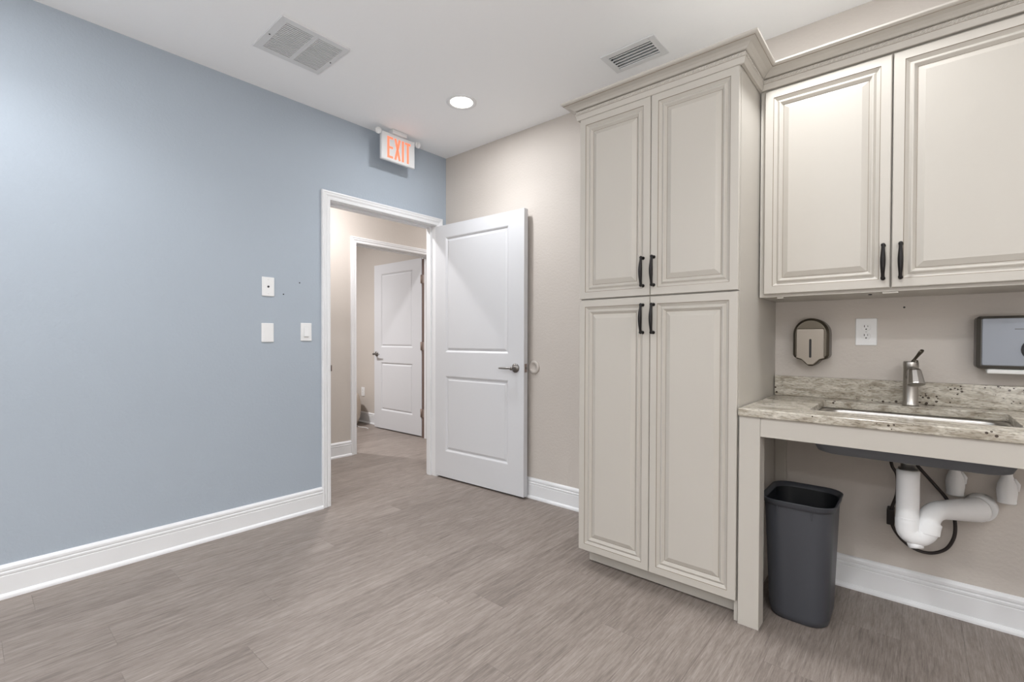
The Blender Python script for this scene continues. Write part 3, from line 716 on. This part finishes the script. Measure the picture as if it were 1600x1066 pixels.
# return grille (slats along y)
rg = empty('return_grille', (0, 0, H)); tag(rg, 'large white return air grille with two slat banks in the ceiling', 'air vent')
gx0, gx1, gy0, gy1 = .408, .750, -1.654, -1.311
bx = (.437, .716); by = ((-1.621, -1.487), (-1.466, -1.334))
m = MB()
def fbox(m, a, b, c, d, z0=-.009, z1=-.0005): m.box((a, c, z0), (b, d, z1))
fbox(m, gx0, bx[0], gy0, gy1); fbox(m, bx[1], gx1, gy0, gy1); fbox(m, bx[0], bx[1], gy0, by[0][0]); fbox(m, bx[0], bx[1], by[0][1], by[1][0]); fbox(m, bx[0], bx[1], by[1][1], gy1)
m.build('grille_frame', GREYPL, rg)
def duct(parent, x0, x1, y0, y1):
    m = MB(); z0, z1 = -.002, .16
    m.add([(x0, y0, z0), (x1, y0, z0), (x1, y1, z0), (x0, y1, z0), (x0, y0, z1), (x1, y0, z1), (x1, y1, z1), (x0, y1, z1)], [(0, 1, 5, 4), (1, 2, 6, 5), (2, 3, 7, 6), (3, 0, 4, 7), (4, 5, 6, 7)])
    m.build('duct', DUCT, parent)
duct(rg, .4375, .7155, -1.6205, -1.3345)
nsl = 20; st = (bx[1]-bx[0])/nsl
def slat_mesh(L_, pts, along):
    m = MB(); q = len(pts); P = lambda a, z, t: (a, t, z) if along == 'y' else (t, a, z)
    V = [P(a, z, 0) for a, z in pts] + [P(a, z, L_) for a, z in pts]
    m.add(V, [(k, (k+1) % q, q+(k+1) % q, q+k) for k in range(q)] + [tuple(range(q)), tuple(range(q, 2*q))]); return m
s0 = slat_mesh(.134, [(0, -.0085), (st*.52, -.0085), (st*.56, -.0070), (st*.10, .0040), (st*.02, .0040), (st*.42, -.0070), (0, -.0072)], 'y').build('slat', GREYPL, rg); s0.location = (bx[0], by[0][0], 0)
for bi, bnk in enumerate(by):
    for k in range(nsl):
        if bi == 0 and k == 0: continue
        c = s0.copy(); C.objects.link(c); c.parent = rg; c.location = (bx[0]+k*st, bnk[0], 0)
for (x, y) in ((.57, gy0+.016), (.57, gy1-.012)):
    m = MB(); m.lathe([(0, .002), (.004, .0015), (.004, 0)], (x, y, -.009), '-z', 10); m.build('screw', DARKDOT, rg)
# supply register (slats along x)
sv = empty('supply_register', (0, 0, H)); tag(sv, 'small white supply air register with angled slats in the ceiling', 'air vent')
x0, x1, y0, y1 = 1.692, 1.990, -.412, -.222; a0, a1, b0, b1 = 1.724, 1.957, -.377, -.254
m = MB(); fbox(m, x0, a0, y0, y1, -.007); fbox(m, a1, x1, y0, y1, -.007); fbox(m, a0, a1, y0, b0, -.007); fbox(m, a0, a1, b1, y1, -.007); m.build('register_frame', GREYPL, sv, bevel=.002)
duct(sv, 1.7245, 1.9565, -.3765, -.2545)
for k in range(5):
    o = slat_mesh(a1-a0, [(0, -.0060), (.0065, -.0065), (.0080, -.0050), (.0150, .0140), (.0138, .0145), (.0078, -.0040), (0, -.0045)], 'x').build('slat', GREYPL, sv); o.location = (a0, b0+.008+k*.0245, 0)
for k in range(8):
    m = MB(); xx = a0+.014+k*.0295; m.box((xx, b0, .016), (xx+.0015, b1, .030)); m.build('blade', GREYPL, sv)
# exit sign
ex = empty('exit_sign', (.110, -.558, H)); tag(ex, 'lit EXIT sign with two emergency lamp heads hanging from the ceiling', 'exit sign')
HW = .144
m = MB(); m.box((-.012, -HW, -.226), (.010, HW, -.030)); m.build('housing', GREYPL, ex, bevel=.003)
m = MB(); m.box((.0095, -HW+.004, -.222), (.0125, HW-.004, -.034)); m.build('face_plate', GREYPL, ex, bevel=.001)
m = MB(); m.box((-.030, -.062, -.030), (.030, .062, -.001)); m.build('ceiling_canopy', GREYPL, ex, bevel=.004)
def letter(ch, y, w, h, t=.017):
    m = MB(); x0, x1 = .0122, .0140; zb = -.207
    def bar(p, q, tt=t):   # slanted bar between two points in (y,z)
        p = Vector(p); q = Vector(q); d = (q-p).normalized(); n2 = Vector((-d.y, d.x))*tt/2
        P = [p+n2, p-n2, q-n2, q+n2]; m.prism([(v.x, v.y) for v in P], x1, x0, 0, plane='yz')
    if ch == 'E':
        m.box((x0, y, zb), (x1, y+t, zb+h))
        for z in (zb, zb+h/2-t*.45, zb+h-t*.9): m.box((x0, y+t, z), (x1, y+w, z+t*.9))
    if ch == 'X': bar((y+t/2, zb), (y+w-t/2, zb+h)); bar((y+w-t/2, zb), (y+t/2, zb+h))
    if ch == 'I': m.box((x0, y, zb), (x1, y+t, zb+h))
    if ch == 'T': m.box((x0, y+w/2-t/2, zb), (x1, y+w/2+t/2, zb+h-t*.9)); m.box((x0, y, zb+h-t*.9), (x1, y+w, zb+h))
    m.build('letter', LETTER, ex)
    # thin red outline behind the letter
y = -.098
for ch, wd in (('E', .048), ('X', .055), ('I', .017), ('T', .048)):
    letter(ch, y, wd, .150); y += wd+.011
for s in (-1, 1):
    m = MB(); m.tube([(0, s*(HW-.01), -.034), (0, s*(HW+.008), -.028), (.004, s*(HW+.016), -.032)], .006, 10); arm = m.build('lamp_arm', GREYPL, ex)
    m = MB(); m.lathe([(0, 0), (.013, 0), (.020, .010), (.0225, .026), (.0215, .031), (.018, .031), (.017, .028), (.006, .026), (0, .027)], axis='x', n=24); hd = m.build('lamp_head', GREYPL, arm); hd.location = (-.004, s*(HW+.020), -.036)
    hd.rotation_euler = (0, math.radians(20), math.radians(-25 if s < 0 else 10))
# wall plates on the blue wall
def plate(name, y, z, label, kind):
    o = empty(name, (0, y, z), math.radians(90))
    m = MB(); m.prism(rrect(-.0355, .0355, -.0575, .0575, .003, 2), -.0060, -.0005, 0, bev=.0022); m.build('cover_plate', PLAST, o)
    if kind == 'jack':
        m = MB(); m.lathe([(.0065, 0), (.0065, .002), (.0035, .0025), (.0035, .004), (0, .004)], (0, -.006, 0), 'y', 14); m.build('jack', DARKDOT, o)
        for zz in (.042, -.042):
            m = MB(); m.lathe([(0, .001), (.0032, .0006), (.0032, 0)], (0, -.006, zz), 'y', 10); m.build('screw', GREYPL, o)
    if kind == 'switch':
        m = MB(); P = [(-.0009, .034), (-.0009, -.034), (.0, -.034), (.0, .034)]
        m.box((-.017, -.0068, -.0345), (.017, -.0058, .0345)); m.build('switch_frame', GREYPL, o)
        m = MB(); m.add([(-.0145, -.0068, .031), (.0145, -.0068, .031), (.0145, -.0068, -.031), (-.0145, -.0068, -.031), (-.0145, -.0082, .031), (.0145, -.0082, .031), (.0145, -.0135, -.028), (-.0145, -.0135, -.028)], [(4, 5, 6, 7), (0, 1, 5, 4), (1, 2, 6, 5), (2, 3, 7, 6), (3, 0, 4, 7), (0, 1, 2, 3)]); m.build('rocker', PLAST, o)
    if kind == 'blank':
        m = MB(); m.box((-.017, -.0066, -.0345), (.017, -.0058, .0345)); m.build('blank_insert', PLAST, o)
    tag(o, label, 'wall plate' if kind != 'switch' else 'light switch')
plate('cable_plate', -1.420, 1.436, 'white wall plate with a dark cable jack, upper one on blue wall', 'jack')
plate('blank_plate', -1.424, 1.158, 'blank white wall plate below the cable jack plate', 'blank')
plate('light_switch', -1.187, 1.165, 'white rocker light switch beside the door casing', 'switch')
for (y, z, l) in ((-1.328, 1.397, 'tiny dark nail hole lower left, near the cable plate'), (-1.227, 1.477, 'tiny dark nail hole upper right, above the light switch')):
    m = MB(); m.lathe([(0, .0006), (.0032, .0006), (.0045, .0001)], (0, 0, 0), 'x', 10); o = m.build('nail_hole', DARKDOT); o.location = (0.0003, y, z); tag(o, l, 'nail hole')
m = MB(); m.lathe([(0, .0006), (.003, .0006), (.004, .0001)], (0, 0, 0), 'y', 10); o = m.build('nail_hole', DARKDOT); o.location = (2.94, -.0003, 1.262); tag(o, 'tiny dark nail hole in the greige wall above the faucet', 'nail hole')
tag(outlet('wall_outlet', (-2.70, .9, .412)), 'small white outlet low on the wall of the far room', 'outlet')
# rounded upholstered pouf in the far room
m = MB(); m.lathe([(0, 0), (.20, 0), (.235, .02), (.262, .09), (.275, .19), (.272, .30), (.25, .39), (.20, .44), (.10, .455), (0, .457)], n=48); o = m.build('round_pouf', FABR); o.location = (-2.72, .555, 0)
tag(o, 'rounded beige upholstered seat just visible behind the far door casing', 'pouf')
m = MB(); m.tube(smoothpath([(-2.62, .62, .004), (-2.52, .68, .004), (-2.40, .66, .004), (-2.28, .68, .004), (-2.2, .66, .004)]), .0035, 8); o = m.build('thin_cord', PLAST); tag(o, 'thin white cord lying on the floor in the far room', 'cord')
